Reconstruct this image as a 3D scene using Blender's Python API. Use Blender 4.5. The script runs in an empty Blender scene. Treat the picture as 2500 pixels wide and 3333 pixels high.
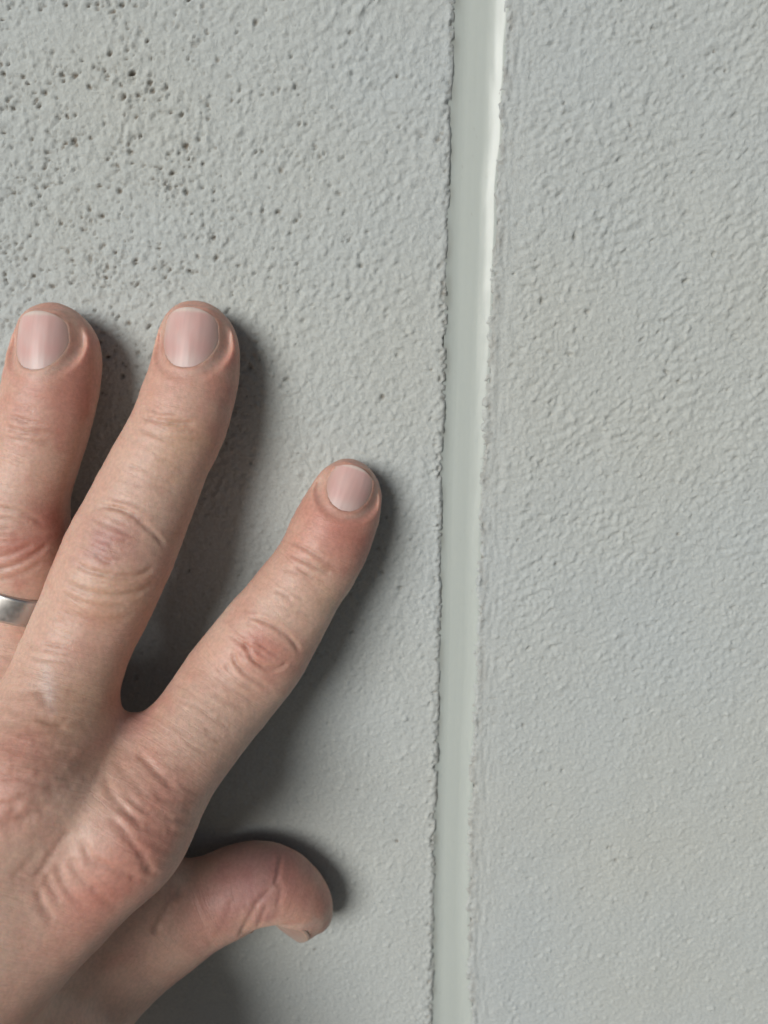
import bpy, math, random
import numpy as np
from mathutils import Vector, Matrix
from mathutils.bvhtree import BVHTree

# ----------------------------------------------------------------------------
# Scene measures. Working space is millimetres: X right along the wall,
# H distance off the wall towards the viewer, Z up. The wall face is H = 0.
# ----------------------------------------------------------------------------
SC = bpy.context.scene
COL = SC.collection
Z0 = 1300.0                      # height of the picture centre above the ground
D = 165.0                        # lens to wall
PITCH = math.radians(12.6)       # phone tipped down
FPX = 2500.0                     # focal length in photograph pixels
CX, CY = 1250.0, 1666.5
cp, sp = math.cos(PITCH), math.sin(PITCH)
EYE = np.array([0.0, D, D * math.tan(PITCH)])
FWD = np.array([0.0, -cp, -sp]); UPV = np.array([0.0, -sp, cp]); RGT = np.array([1.0, 0.0, 0.0])

def W(p):                        # mm working space -> Blender world (metres)
    p = np.asarray(p, dtype=float)
    out = np.empty_like(p)
    out[..., 0] = p[..., 0]; out[..., 1] = -p[..., 1]; out[..., 2] = p[..., 2] + Z0
    return out * 0.001

def ray(px, py):
    return FWD * FPX + RGT * (px - CX) - UPV * (py - CY)

def at(px, py, h):               # point at distance h off the wall
    d = ray(px, py)
    return EYE + d * ((h - EYE[1]) / d[1])

def depth(p):
    return float(np.dot(np.asarray(p) - EYE, FWD))

# ---------------------------------------------------------------- camera
cam_d = bpy.data.cameras.new('camera')
cam = bpy.data.objects.new('camera', cam_d); COL.objects.link(cam)
cam.location = Vector(W(EYE))
cam.rotation_euler = (math.radians(90) - PITCH, 0, 0)
cam_d.sensor_fit = 'HORIZONTAL'
cam_d.sensor_width = 4.3
cam_d.lens = 4.3
cam_d.clip_start = 0.005
cam_d.clip_end = 3000
cam_d.dof.use_dof = True
cam_d.dof.focus_distance = 0.154
cam_d.dof.aperture_fstop = 2.2
SC.camera = cam

# ---------------------------------------------------------------- sky and sun
LX, LH, LZ = -0.62, 1.0, 0.33      # direction towards the light (X, H, Z)
sun_el = math.atan2(LZ, math.hypot(LX, LH))
wld = bpy.data.worlds.new('World'); SC.world = wld; wld.use_nodes = True
nt = wld.node_tree
bg = nt.nodes['Background']
sky = nt.nodes.new('ShaderNodeTexSky'); sky.sky_type = 'NISHITA'; sky.sun_disc = False
sky.sun_elevation = sun_el
sky.sun_rotation = math.atan2(LX, -LH)   # clockwise from +Y
sky.air_density = 1.0; sky.dust_density = 1.5; sky.ozone_density = 1.0
nt.links.new(sky.outputs['Color'], bg.inputs['Color'])
bg.inputs['Strength'].default_value = 0.05

sl = bpy.data.lights.new('sun', 'SUN'); sun = bpy.data.objects.new('sun', sl); COL.objects.link(sun)
sl.energy = 4.0; sl.angle = math.radians(30); sl.color = (1.0, 0.99, 0.975)
sun.rotation_euler = Vector((LX, -LH, LZ)).to_track_quat('Z', 'Y').to_euler()
sun.location = (-2, -3, 4)

vs = SC.view_settings
vs.view_transform = 'Standard'; vs.look = 'None'; vs.gamma = 1.0; vs.use_curve_mapping = False
vs.exposure = -0.64
cy = SC.cycles
cy.max_bounces = 6; cy.diffuse_bounces = 3; cy.glossy_bounces = 2; cy.transmission_bounces = 2
cy.use_adaptive_sampling = True; cy.adaptive_threshold = 0.015

# ---------------------------------------------------------------- helpers
def _hash(ix, iy, iz, seed):
    h = (ix.astype(np.int64) * 374761393 + iy.astype(np.int64) * 668265263 + iz.astype(np.int64) * 2147483647 + seed * 144665) & 0x7fffffff
    h = ((h ^ (h >> 13)) * 1274126177) & 0x7fffffff
    h = (h ^ (h >> 16)) & 0xffff
    return h

def noise2(x, y, seed=0):
    x = np.asarray(x, dtype=np.float64); y = np.asarray(y, dtype=np.float64)
    xi = np.floor(x); yi = np.floor(y); xf = x - xi; yf = y - yi
    u = xf * xf * xf * (xf * (xf * 6 - 15) + 10); v = yf * yf * yf * (yf * (yf * 6 - 15) + 10)
    xi = xi.astype(np.int64); yi = yi.astype(np.int64); zz = np.zeros_like(xi)
    def g(ox, oy):
        a = _hash(xi + ox, yi + oy, zz, seed) * (2 * math.pi / 65536.0)
        return np.cos(a) * (xf - ox) + np.sin(a) * (yf - oy)
    n00, n10, n01, n11 = g(0, 0), g(1, 0), g(0, 1), g(1, 1)
    return ((n00 * (1 - u) + n10 * u) * (1 - v) + (n01 * (1 - u) + n11 * u) * v) * 1.5

def noise3(p, seed=0):
    pi = np.floor(p); f = p - pi; u = f * f * (3 - 2 * f); pi = pi.astype(np.int64)
    r = 0
    for ox in (0, 1):
        for oy in (0, 1):
            for oz in (0, 1):
                h = _hash(pi[:, 0] + ox, pi[:, 1] + oy, pi[:, 2] + oz, seed) / 32768.0 - 1.0
                w = (u[:, 0] if ox else 1 - u[:, 0]) * (u[:, 1] if oy else 1 - u[:, 1]) * (u[:, 2] if oz else 1 - u[:, 2])
                r = r + h * w
    return r

def sstep(a, b, x):
    t = np.clip((x - a) / (b - a), 0, 1)
    return t * t * (3 - 2 * t)

def mesh_from(name, verts, faces, smooth=True):
    me = bpy.data.meshes.new(name)
    verts = np.asarray(verts, dtype=np.float32); faces = np.asarray(faces, dtype=np.int32)
    nf, k = faces.shape
    me.vertices.add(len(verts)); me.vertices.foreach_set('co', verts.ravel())
    me.loops.add(nf * k); me.loops.foreach_set('vertex_index', faces.ravel())
    me.polygons.add(nf)
    me.polygons.foreach_set('loop_start', np.arange(0, nf * k, k, dtype=np.int32))
    try:
        me.polygons.foreach_set('loop_total', np.full(nf, k, dtype=np.int32))
    except Exception:
        pass
    me.polygons.foreach_set('use_smooth', np.full(nf, smooth))
    me.update(calc_edges=True); me.validate()
    return me

def colour_attr(me, rgb):
    a = me.color_attributes.new('Col', 'FLOAT_COLOR', 'POINT')
    c = np.ones((len(rgb), 4), dtype=np.float32); c[:, :3] = np.clip(rgb, 0, 1)
    a.data.foreach_set('color', c.ravel())

def add_obj(name, me, mat=None, parent=None, label=None, cat=None, kind=None, group=None):
    o = bpy.data.objects.new(name, me); COL.objects.link(o)
    if mat is not None: me.materials.append(mat)
    if parent is not None: o.parent = parent
    if label: o['label'] = label
    if cat: o['category'] = cat
    if kind: o['kind'] = kind
    if group: o['group'] = group
    return o

def new_mat(name):
    m = bpy.data.materials.new(name); m.use_nodes = True
    return m, m.node_tree, m.node_tree.nodes['Principled BSDF']

def grid_faces(nr, nc, flip=False):
    i = np.arange(nr - 1)[:, None] * nc + np.arange(nc - 1)[None, :]
    f = np.stack([i, i + 1, i + nc + 1, i + nc], -1).reshape(-1, 4)
    return f[:, ::-1] if flip else f

# ---------------------------------------------------------------- materials
def mat_plaster():
    m, t, b = new_mat('plaster')
    n = t.nodes; L = t.links
    at_ = n.new('ShaderNodeAttribute'); at_.attribute_name = 'Col'
    tc = n.new('ShaderNodeTexCoord')
    nz = n.new('ShaderNodeTexNoise'); nz.inputs['Scale'].default_value = 1500; nz.inputs['Detail'].default_value = 5; nz.inputs['Roughness'].default_value = 0.65
    L.new(tc.outputs['Object'], nz.inputs['Vector'])
    mr = n.new('ShaderNodeMapRange'); mr.inputs['From Min'].default_value = 0.3; mr.inputs['From Max'].default_value = 0.7
    mr.inputs['To Min'].default_value = 0.90; mr.inputs['To Max'].default_value = 1.08
    L.new(nz.outputs['Fac'], mr.inputs['Value'])
    mx = n.new('ShaderNodeMix'); mx.data_type = 'RGBA'; mx.blend_type = 'MULTIPLY'; mx.inputs[0].default_value = 1
    L.new(at_.outputs['Color'], mx.inputs[6]); L.new(mr.outputs['Result'], mx.inputs[7])
    L.new(mx.outputs[2], b.inputs['Base Color'])
    bp = n.new('ShaderNodeBump'); bp.inputs['Strength'].default_value = 0.75; bp.inputs['Distance'].default_value = 0.00035
    L.new(nz.outputs['Fac'], bp.inputs['Height']); L.new(bp.outputs['Normal'], b.inputs['Normal'])
    b.inputs['Roughness'].default_value = 0.78
    b.inputs['Specular IOR Level'].default_value = 0.3
    return m

def mat_sealant():
    m, t, b = new_mat('sealant')
    n = t.nodes; L = t.links
    at_ = n.new('ShaderNodeAttribute'); at_.attribute_name = 'Col'
    L.new(at_.outputs['Color'], b.inputs['Base Color'])
    b.inputs['Roughness'].default_value = 0.34
    b.inputs['Subsurface Weight'].default_value = 0.25
    b.inputs['Subsurface Radius'].default_value = (1, 1, 0.9)
    b.inputs['Subsurface Scale'].default_value = 0.0015
    tc = n.new('ShaderNodeTexCoord')
    nz = n.new('ShaderNodeTexNoise'); nz.inputs['Scale'].default_value = 350; nz.inputs['Detail'].default_value = 4
    L.new(tc.outputs['Object'], nz.inputs['Vector'])
    bp = n.new('ShaderNodeBump'); bp.inputs['Strength'].default_value = 0.12; bp.inputs['Distance'].default_value = 0.0003
    L.new(nz.outputs['Fac'], bp.inputs['Height']); L.new(bp.outputs['Normal'], b.inputs['Normal'])
    return m

def mat_skin():
    m, t, b = new_mat('skin')
    n = t.nodes; L = t.links
    at_ = n.new('ShaderNodeAttribute'); at_.attribute_name = 'Col'
    tc = n.new('ShaderNodeTexCoord')
    n1 = n.new('ShaderNodeTexNoise'); n1.inputs['Scale'].default_value = 1300; n1.inputs['Detail'].default_value = 3
    L.new(tc.outputs['Object'], n1.inputs['Vector'])
    vo = n.new('ShaderNodeTexVoronoi'); vo.inputs['Scale'].default_value = 1500
    L.new(tc.outputs['Object'], vo.inputs['Vector'])
    mr = n.new('ShaderNodeMapRange'); mr.inputs['From Min'].default_value = 0.3; mr.inputs['From Max'].default_value = 0.7
    mr.inputs['To Min'].default_value = 0.90; mr.inputs['To Max'].default_value = 1.08
    L.new(n1.outputs['Fac'], mr.inputs['Value'])
    mx = n.new('ShaderNodeMix'); mx.data_type = 'RGBA'; mx.blend_type = 'MULTIPLY'; mx.inputs[0].default_value = 1
    L.new(at_.outputs['Color'], mx.inputs[6]); L.new(mr.outputs['Result'], mx.inputs[7])
    L.new(mx.outputs[2], b.inputs['Base Color'])
    # fine lines running across the fingers, and the lattice of the skin
    al = n.new('ShaderNodeAttribute'); al.attribute_name = 'along'
    sx = n.new('ShaderNodeSeparateXYZ'); L.new(tc.outputs['Object'], sx.inputs[0])
    def mul(sock, v):
        q = n.new('ShaderNodeMath'); q.operation = 'MULTIPLY'; L.new(sock, q.inputs[0]); q.inputs[1].default_value = v
        return q.outputs[0]
    cb = n.new('ShaderNodeCombineXYZ')
    L.new(mul(al.outputs['Fac'], 1.5), cb.inputs[0]); L.new(mul(sx.outputs[0], 260), cb.inputs[1]); L.new(mul(sx.outputs[2], 160), cb.inputs[2])
    n2 = n.new('ShaderNodeTexNoise'); n2.inputs['Scale'].default_value = 1.0; n2.inputs['Detail'].default_value = 3; n2.inputs['Distortion'].default_value = 0.4
    L.new(cb.outputs[0], n2.inputs['Vector'])
    vo.feature = 'DISTANCE_TO_EDGE'; vo.inputs['Scale'].default_value = 1100
    ed = n.new('ShaderNodeMapRange'); ed.inputs['From Max'].default_value = 0.12; L.new(vo.outputs['Distance'], ed.inputs['Value'])
    ad = n.new('ShaderNodeMath'); ad.operation = 'ADD'
    L.new(mul(n2.outputs['Fac'], 1.6), ad.inputs[0]); L.new(mul(ed.outputs['Result'], 0.14), ad.inputs[1])
    bp = n.new('ShaderNodeBump'); bp.inputs['Strength'].default_value = 0.36; bp.inputs['Distance'].default_value = 0.00022
    L.new(ad.outputs[0], bp.inputs['Height']); L.new(bp.outputs['Normal'], b.inputs['Normal'])
    b.inputs['Roughness'].default_value = 0.50
    b.inputs['Specular IOR Level'].default_value = 0.65
    b.inputs['Subsurface Weight'].default_value = 0.55
    b.inputs['Subsurface Radius'].default_value = (1.0, 0.36, 0.2)
    b.inputs['Subsurface Scale'].default_value = 0.0024
    return m

def mat_nail():
    m, t, b = new_mat('nail_keratin')
    n = t.nodes; L = t.links
    at_ = n.new('ShaderNodeAttribute'); at_.attribute_name = 'Col'
    L.new(at_.outputs['Color'], b.inputs['Base Color'])
    b.inputs['Roughness'].default_value = 0.40
    b.inputs['Subsurface Weight'].default_value = 0.5
    b.inputs['Subsurface Radius'].default_value = (1.0, 0.5, 0.4)
    b.inputs['Subsurface Scale'].default_value = 0.0012
    return m

def mat_metal():
    m, t, b = new_mat('silver_metal')
    n = t.nodes; L = t.links
    b.inputs['Base Color'].default_value = (0.60, 0.59, 0.575, 1)
    b.inputs['Metallic'].default_value = 1.0
    tc = n.new('ShaderNodeTexCoord')
    nz = n.new('ShaderNodeTexNoise'); nz.inputs['Scale'].default_value = 900; nz.inputs['Detail'].default_value = 4
    L.new(tc.outputs['Object'], nz.inputs['Vector'])
    mr = n.new('ShaderNodeMapRange'); mr.inputs['To Min'].default_value = 0.26; mr.inputs['To Max'].default_value = 0.5
    L.new(nz.outputs['Fac'], mr.inputs['Value']); L.new(mr.outputs['Result'], b.inputs['Roughness'])
    return m

def mat_ground():
    m, t, b = new_mat('paving')
    n = t.nodes; L = t.links
    tc = n.new('ShaderNodeTexCoord')
    nz = n.new('ShaderNodeTexNoise'); nz.inputs['Scale'].default_value = 14; nz.inputs['Detail'].default_value = 8
    L.new(tc.outputs['Object'], nz.inputs['Vector'])
    cr = n.new('ShaderNodeValToRGB')
    cr.color_ramp.elements[0].color = (0.10, 0.10, 0.095, 1); cr.color_ramp.elements[1].color = (0.2, 0.195, 0.185, 1)
    L.new(nz.outputs['Fac'], cr.inputs['Fac']); L.new(cr.outputs['Color'], b.inputs['Base Color'])
    b.inputs['Roughness'].default_value = 0.9
    return m

PLASTER, SEALANT, SKIN, NAIL, METAL = mat_plaster(), mat_sealant(), mat_skin(), mat_nail(), mat_metal()

# ---------------------------------------------------------------- ground
g = 400.0
gm = mesh_from('ground', [(-g, -g, 0), (g, -g, 0), (g, g, 0), (-g, g, 0)], [(0, 1, 2, 3)], False)
add_obj('ground', gm, mat_ground(), kind='structure')

# ---------------------------------------------------------------- wall with its sealed joint
S = 2500.0 / 1659.0
edge_l = [(0, 988), (250, 977), (500, 972), (750, 968), (1000, 960), (1250, 955), (1500, 952), (1750, 945), (2000, 940), (2212, 937)]
edge_r = [(0, 1090), (100, 1083), (200, 1078), (300, 1075), (400, 1063), (500, 1062), (600, 1057), (750, 1050), (900, 1043), (1000, 1038), (1150, 1030), (1300, 1028), (1450, 1025), (1600, 1015), (1800, 1010), (1950, 1007), (2050, 1006), (2212, 1012)]
def edge_curve(lst):
    P = np.array([at(x * S, y * S, 0) for y, x in lst]); o = np.argsort(P[:, 2])
    return P[o, 2], P[o, 0]
ELz, ELx = edge_curve(edge_l); ERz, ERx = edge_curve(edge_r)
def xl(z):
    return np.interp(z, ELz, ELx) + 0.30 * noise2(z / 9.0, 0 * z + .3, 5) + np.clip(0.04 + 0.24 * noise2(z / 11, 0 * z + .1, 4), 0, 1) * noise2(z / 2.6, 0 * z + .7, 6) + 0.07 * noise2(z / 0.8, 0 * z + .4, 3)
def xr(z):
    return np.interp(z, ERz, ERx) + 0.55 * noise2(z / 6.3, 0 * z + .3, 7) + (0.20 + 0.35 * noise2(z / 13, 0 * z + .1, 9)) * noise2(z / 2.9, 0 * z + .7, 8) + 0.14 * noise2(z / 0.8, 0 * z + .4, 3)

def graded(a, b, step, far, growth=1.12):
    """even steps between a and b, growing steps outwards to far"""
    core = np.arange(a, b, step)
    up = []; x = core[-1]; s = step
    while x < far[1]:
        s *= growth; x = min(x + s, far[1]); up.append(x)
    dn = []; x = core[0]; s = step
    while x > far[0]:
        s *= growth; x = max(x - s, far[0]); dn.append(x)
    return np.array(dn[::-1] + list(core) + up)

STEP = 0.33
ZR = graded(-152, 116, STEP, (-Z0, 1500.0))

rng = np.random.default_rng(11)

def rot(x, z, a):
    c, s = math.cos(a), math.sin(a)
    return c * x + s * z, -s * x + c * z

def scatter(x, y, size, keep, rmin, rmax, seed, ax=1.0, ang=0.0):
    """round knobs strewn over the plane: 0..1, one per kept cell; keep may vary from place to place"""
    x, y = rot(x, y, ang); x = x / (size * ax); y = y / size
    xi = np.floor(x).astype(np.int64); yi = np.floor(y).astype(np.int64); zz = np.zeros_like(xi); out = np.zeros(np.shape(x))
    for ox in (-1, 0, 1):
        for oy in (-1, 0, 1):
            h = _hash(xi + ox, yi + oy, zz, seed); h2 = _hash(yi + oy, xi + ox, zz, seed + 77)
            dx = xi + ox + (h & 255) / 255.0 - x; dy = yi + oy + (h >> 8) / 255.0 - y
            r = rmin + (rmax - rmin) * ((h2 & 255) / 255.0) ** 2
            k = np.clip(1 - (dx * dx + dy * dy) / (r * r), 0, 1) * ((h2 >> 8) / 255.0 < keep)
            out = np.maximum(out, k * (0.45 + 0.55 * (h2 & 255) / 255.0))
    return out

def plaster_relief(x, z):
    """floated sand plaster: height, and how much dirt its hollows hold"""
    wx = x + 0.45 * noise2(x / 1.6, z / 1.6, 21); wz = z + 0.45 * noise2(x / 1.6, z / 1.6, 22)
    a = (x > 14).astype(float)
    low = sstep(15, -75, z)                        # the lower wall is finer and sandier
    patch = noise2(x / 14, z / 14, 12) + 0.5 * noise2(x / 5, z / 5, 11)
    h = 0.22 * noise2(x / 26, z / 26, 1) + 0.12 * noise2(x / 9, z / 9, 2)
    rx1, rz1 = rot(wx, wz, math.radians(-30)); rx2, rz2 = rot(wx, wz, math.radians(24))
    st = noise2(rx1 / 1.5, rz1 / 2.2, 3) * (1 - a) + noise2(rx2 / 2.3, rz2 / 1.35, 3) * a
    h = h + (0.17 - 0.12 * low) * (1 + 0.7 * patch) * st + 0.085 * noise2(x / 0.75, z / 0.75, 19)
    # sand grains, coarser at the top
    g1 = scatter(wx, wz, 1.25, 0.42 + 0.25 * patch - 0.25 * low, 0.25, 0.62, 31)
    g2 = scatter(wx, wz, 0.80, 0.45 + 0.10 * low, 0.28, 0.60, 32)
    h = h + (0.29 - 0.08 * low) * g1 + (0.19 - 0.04 * low) * g2
    # blow holes, thickest at the upper left; dragged nicks on the right
    corner = sstep(14, -60, x) * sstep(8, 66, z)
    clump = np.clip(0.6 + 0.9 * noise2(x / 9, z / 9, 15) + 0.8 * noise2(x / 3.5, z / 3.5, 14), 0, 1.4)
    p1 = scatter(wx, wz, 1.5, corner * 0.62 * clump + 0.035 * (1 - low) * clump, 0.14, 0.33, 33, 1.3, 0.5)
    p2 = scatter(wx + 0.3, wz, 0.9, corner * 0.55 * clump + 0.05 * (1 - low) * clump, 0.25, 0.46, 34)
    nick = scatter(wx, wz, 0.95, a * (0.30 - 0.24 * low) * clump + (1 - a) * 0.10 * (1 - low) * clump, 0.25, 0.48, 35, 2.3, math.radians(26))
    h = h - 0.75 * p1 - 0.45 * p2 - 0.42 * nick
    return h, np.clip(0.60 * p1 * corner + 0.45 * p1 + 0.5 * p2 * (0.4 + 0.6 * corner) + 0.22 * nick, 0, 0.95)

def make_panel(name, side, xin, label):
    u = graded(0.0, 118 if side < 0 else 96, STEP, (0.0, 1500.0))
    u = u[u >= 0]
    Zg, Ug = np.meshgrid(ZR, u, indexing='ij')
    edge = (xl if side < 0 else xr)(ZR)[:, None]
    base = np.interp(ZR, ELz, ELx)[:, None] if side < 0 else np.interp(ZR, ERz, ERx)[:, None]
    blend = np.exp(-Ug / 3.0)
    X = base + side * Ug + (edge - base) * blend
    H, hold = plaster_relief(X, Zg)
    # strip along the joint, scraped lengthwise when it was sealed
    if side > 0:
        band = sstep(8.5, 3.0, Ug + 2.0 * noise2(Zg / 12, Zg * 0, 31))
        scr = 0.16 * noise2(X / 0.8, Zg / 4.5, 32) + 0.10 * noise2(X / 1.6, Zg / 9, 33) - 0.10
        H = H * (1 - 0.75 * band) + scr * band
        r = 1.3
    else:
        band = sstep(3.0, 1.0, Ug)
        H = H * (1 - 0.5 * band)
        r = 0.9
    rr = r * (1 + 0.5 * noise2(Zg / 2.3, Zg * 0 + .5, 34 + side))
    t = np.clip(1 - Ug / rr, 0, 1)
    H = H - 0.85 * t * t
    # colour: pale grey paint, faint warm and cool clouds, brown dirt in pits and beside the joint
    cl = noise2(X / 60, Zg / 60, 41) * 0.5 + noise2(X / 23, Zg / 23, 42) * 0.3
    col = np.empty(X.shape + (3,))
    col[..., 0] = 0.525 + 0.020 * cl; col[..., 1] = 0.560 + 0.003 * cl; col[..., 2] = 0.548 - 0.026 * cl
    dirt = hold
    if side > 0:
        dn = noise2(X / 1.7, Zg / 6, 43) * 0.6 + noise2(X / 0.9, Zg / 1.6, 44) * 0.5
        dirt += np.clip(sstep(4.0, 0.2, Ug) * (0.35 + 1.3 * dn), 0, 1) * 0.42
    else:
        dn = noise2(X / 0.9, Zg / 2.2, 44)
        dirt += np.clip(sstep(1.3, 0.0, Ug) * (0.5 + 1.2 * dn), 0, 1) * 0.6
    # pits: blow holes, thick at the upper left, thin elsewhere; pebbles low down
    nz_, nu_ = X.shape
    zi0 = int(np.searchsorted(ZR, -151)); zi1 = int(np.searchsorted(ZR, 115))
    umax = u[np.searchsorted(u, 117 if side < 0 else 95)]
    def stamp(cu, cz, rad, dep, drt, ax=1.0, ang=0.0, lump=False):
        i0 = np.searchsorted(ZR, cz - 3 * rad * ax); i1 = np.searchsorted(ZR, cz + 3 * rad * ax)
        j0 = np.searchsorted(u, cu - 3 * rad * ax); j1 = np.searchsorted(u, cu + 3 * rad * ax)
        if i1 <= i0 or j1 <= j0: return
        dx, dz = rot(side * (Ug[i0:i1, j0:j1] - cu), Zg[i0:i1, j0:j1] - cz, ang)
        q = np.sqrt((dx / ax) ** 2 + dz ** 2) / rad
        q = q * (1 + 0.5 * noise2(dx / 0.7 + cu, dz / 0.7 + cz, 53))
        k = np.exp(-q ** 4) if not lump else np.exp(-q ** 2)
        H[i0:i1, j0:j1] -= dep * k
        dirt[i0:i1, j0:j1] = np.maximum(dirt[i0:i1, j0:j1], drt * np.exp(-q ** 3))
    n = 900
    cu = rng.uniform(0.5, umax, n); cz = rng.uniform(-150, 114, n)
    cxw = np.interp(cz, ELz, ELx) + side * cu
    dens = 0.05 + 0.06 * noise2(cxw / 14, cz / 14, 51)
    if side < 0: dens = dens + 0.5 * sstep(5, -55, cxw) * sstep(-15, 45, cz) * np.clip(0.4 + 1.5 * noise2(cxw / 8, cz / 8, 52), 0.02, 1.2)
    dens *= 0.3 + 0.7 * sstep(-90, 20, cz)
    keep = rng.uniform(0, 1, n) < dens
    for a, b in zip(cu[keep], cz[keep]):
        stamp(a, b, 0.22 + 0.26 * rng.random() ** 2, 0.4 + 0.5 * rng.random(), 0.35 + 0.6 * rng.random(), 1 + 0.9 * rng.random() ** 2, rng.uniform(0, 3.1))
    # sand grains standing proud on the lower wall
    n = 900 if side < 0 else 800
    for k in range(n):
        b = 20 - 170 * rng.random() ** 0.8; a = rng.uniform(0.6, umax)
        stamp(a, b, 0.26 + 0.2 * rng.random(), -(0.16 + 0.3 * rng.random() ** 2), 0.0, 1.0, 0, True)
    # chips broken off the arris
    for k in range(16 if side < 0 else 26):
        b = rng.uniform(-150, 114)
        stamp(0.1 + 0.5 * rng.random(), b, 0.3 + 0.45 * rng.random() ** 2, 0.5 + 0.5 * rng.random(), 0.7 * rng.random() + 0.2, 1 + rng.random(), rng.uniform(0, 3))
    for k in range(420):
        stamp((0.7 if side < 0 else 0.0) + abs(rng.normal()) * 1.1, rng.uniform(-150, 114), 0.22 + 0.25 * rng.random() ** 2, -(0.12 + 0.35 * rng.random() ** 2), 0.0, 1.0, 0, True)
    for k in range(160):
        stamp((0.4 if side < 0 else 0.0) + abs(rng.normal()) * 0.8, rng.uniform(-150, 114), 0.2 + 0.2 * rng.random(), 0.3 + 0.3 * rng.random(), 0.2 + 0.5 * rng.random(), 1 + rng.random(), rng.uniform(0, 3))
    brown = np.array([0.20, 0.170, 0.135])
    col = col * (1 - dirt[..., None]) + brown * dirt[..., None]
    # return into the joint
    lipX = X[:, :1] - side * 0.25; lipH = np.full_like(lipX, -9.0)
    X = np.concatenate([lipX, X], 1); H = np.concatenate([lipH, H], 1); Zf = np.concatenate([Zg[:, :1], Zg], 1)
    col = np.concatenate([col[:, :1], col], 1)
    P = np.stack([X, H, Zf], -1).reshape(-1, 3)
    me = mesh_from(name, W(P), grid_faces(X.shape[0], X.shape[1], flip=(side < 0)))
    colour_attr(me, col.reshape(-1, 3))
    return add_obj(name, me, PLASTER, label=label, cat='wall', kind='thing')

make_panel('plaster_wall', -1, None, 'pitted pale grey plaster wall behind the hand, left of the joint')
make_panel('plaster_wall', +1, None, 'pale grey trowelled plaster wall on the bare side, right of the joint')

# sealant bead
t = np.linspace(0, 1, 44)
zs = graded(-152, 116, 0.5, (-Z0, 1500.0))
Zg, Tg = np.meshgrid(zs, t, indexing='ij')
a = np.interp(zs, ELz, ELx)[:, None] - 0.9; b = np.interp(zs, ERz, ERx)[:, None] + 1.1
X = a + (b - a) * Tg
rise = sstep(20, 95, Zg)
H = -1.0 + 0.78 * np.clip((0.32 - Tg) / 0.32, 0, 1) ** 2 + (0.66 + 0.08 * rise) * np.clip((Tg - 0.62) / 0.32, 0, 1.0) ** 2.0
H = H + 0.05 * noise2(X / 6, Zg / 22, 61) + 0.007 * noise2(X / 0.55, Zg / 26, 64) + 0.05 * noise2(X / 1.5, Zg / 7, 62) * sstep(0.6, 0.9, Tg) + 0.04 * noise2(Zg / 5, Zg * 0 + .2, 63) * sstep(0.75, 0.95, Tg)
P = np.stack([X, H, Zg], -1).reshape(-1, 3)
me = mesh_from('sealant_strip', W(P), grid_faces(len(zs), 44, flip=True))
spk = np.clip(noise2(X / 0.7, Zg / 0.7, 66) - 0.75, 0, 1) * 1.2
grime = np.clip(sstep(0.22, 0.05, Tg) * (0.4 + 1.0 * noise2(Zg / 4, Tg * 3, 67)), 0, 1) * 0.35 + spk
c0 = np.array([0.53, 0.58, 0.55]); c1 = np.array([0.25, 0.235, 0.19])
cc = c0 * (1 - grime[..., None]) + c1 * grime[..., None]
colour_attr(me, cc.reshape(-1, 3))
add_obj('sealant_strip', me, SEALANT, label='smooth pale grey sealant strip running down the joint in the wall', cat='sealant')

# ---------------------------------------------------------------- the hand
# stations: photograph x, y, distance of the bone line off the wall, half width in photograph pixels
FINGERS = {
 'middle': dict(st=[(636, 1093, 7.0, 116), (642, 1135, 8.2, 137), (634, 1220, 10.5, 146), (606, 1315, 14.0, 153), (580, 1392, 17.0, 154), (535, 1481, 20.5, 155),
                    (482, 1590, 24.0, 164), (433, 1702, 27.0, 172), (393, 1787, 29.0, 179), (352, 1881, 30.5, 179), (308, 1980, 30.5, 176), (262, 2080, 32.0, 172), (205, 2230, 35.5, 178),
                    (140, 2400, 41.0, 186), (80, 2560, 46.0, 192)], flat=0.84, roll=0.11),
 'index': dict(st=[(1132, 1591, 6.4, 100), (1127, 1618, 7.2, 117), (1106, 1675, 9.0, 130), (1075, 1745, 11.5, 138), (1033, 1834, 15.0, 138), (980, 1907, 18.0, 140),
                   (926, 1992, 21.0, 150), (870, 2071, 23.5, 162), (822, 2140, 25.5, 169), (757, 2222, 27.0, 169), (697, 2303, 30.0, 166), (632, 2390, 33.5, 164), (560, 2490, 37.5, 166),
                   (478, 2610, 42.0, 170), (402, 2712, 45.0, 174)], flat=0.84, roll=0.04),
 'ring': dict(st=[(172, 1110, 7.0, 124), (180, 1150, 8.2, 146), (172, 1228, 10.3, 153), (155, 1310, 12.0, 153), (138, 1388, 13.5, 152), (108, 1485, 14.8, 150), (80, 1580, 16.0, 151),
                  (66, 1680, 16.5, 157), (68, 1770, 16.0, 162), (62, 1860, 15.5, 160), (52, 1960, 15.5, 154), (28, 2100, 19.0, 154), (-60, 2300, 29.0, 163), (-170, 2520, 41.0, 178)], flat=0.84, roll=0.13),
 'little': dict(st=[(-250, 1560, 5.8, 95), (-252, 1590, 6.8, 112), (-258, 1690, 9.5, 122), (-268, 1800, 13.0, 122), (-285, 1920, 17.0, 128), (-300, 2030, 19.5, 134), (-320, 2150, 22.0, 130), (-360, 2330, 28.0, 138), (-420, 2540, 36.0, 155)], flat=0.86, roll=0.25),
 'thumb': dict(st=[(1021, 2973, 6.6, 64), (1001, 2953, 7.6, 84), (960, 2919, 9.0, 106), (908, 2891, 10.2, 122), (850, 2880, 11.5, 132), (784, 2890, 13.0, 136), (706, 2925, 15.0, 139), (628, 2967, 18.0, 137),
                   (547, 3024, 22.0, 130), (455, 3088, 26.0, 132), (352, 3168, 29.5, 144), (232, 3278, 32.0, 165)], flat=0.95, roll=0.0),
}
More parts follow.
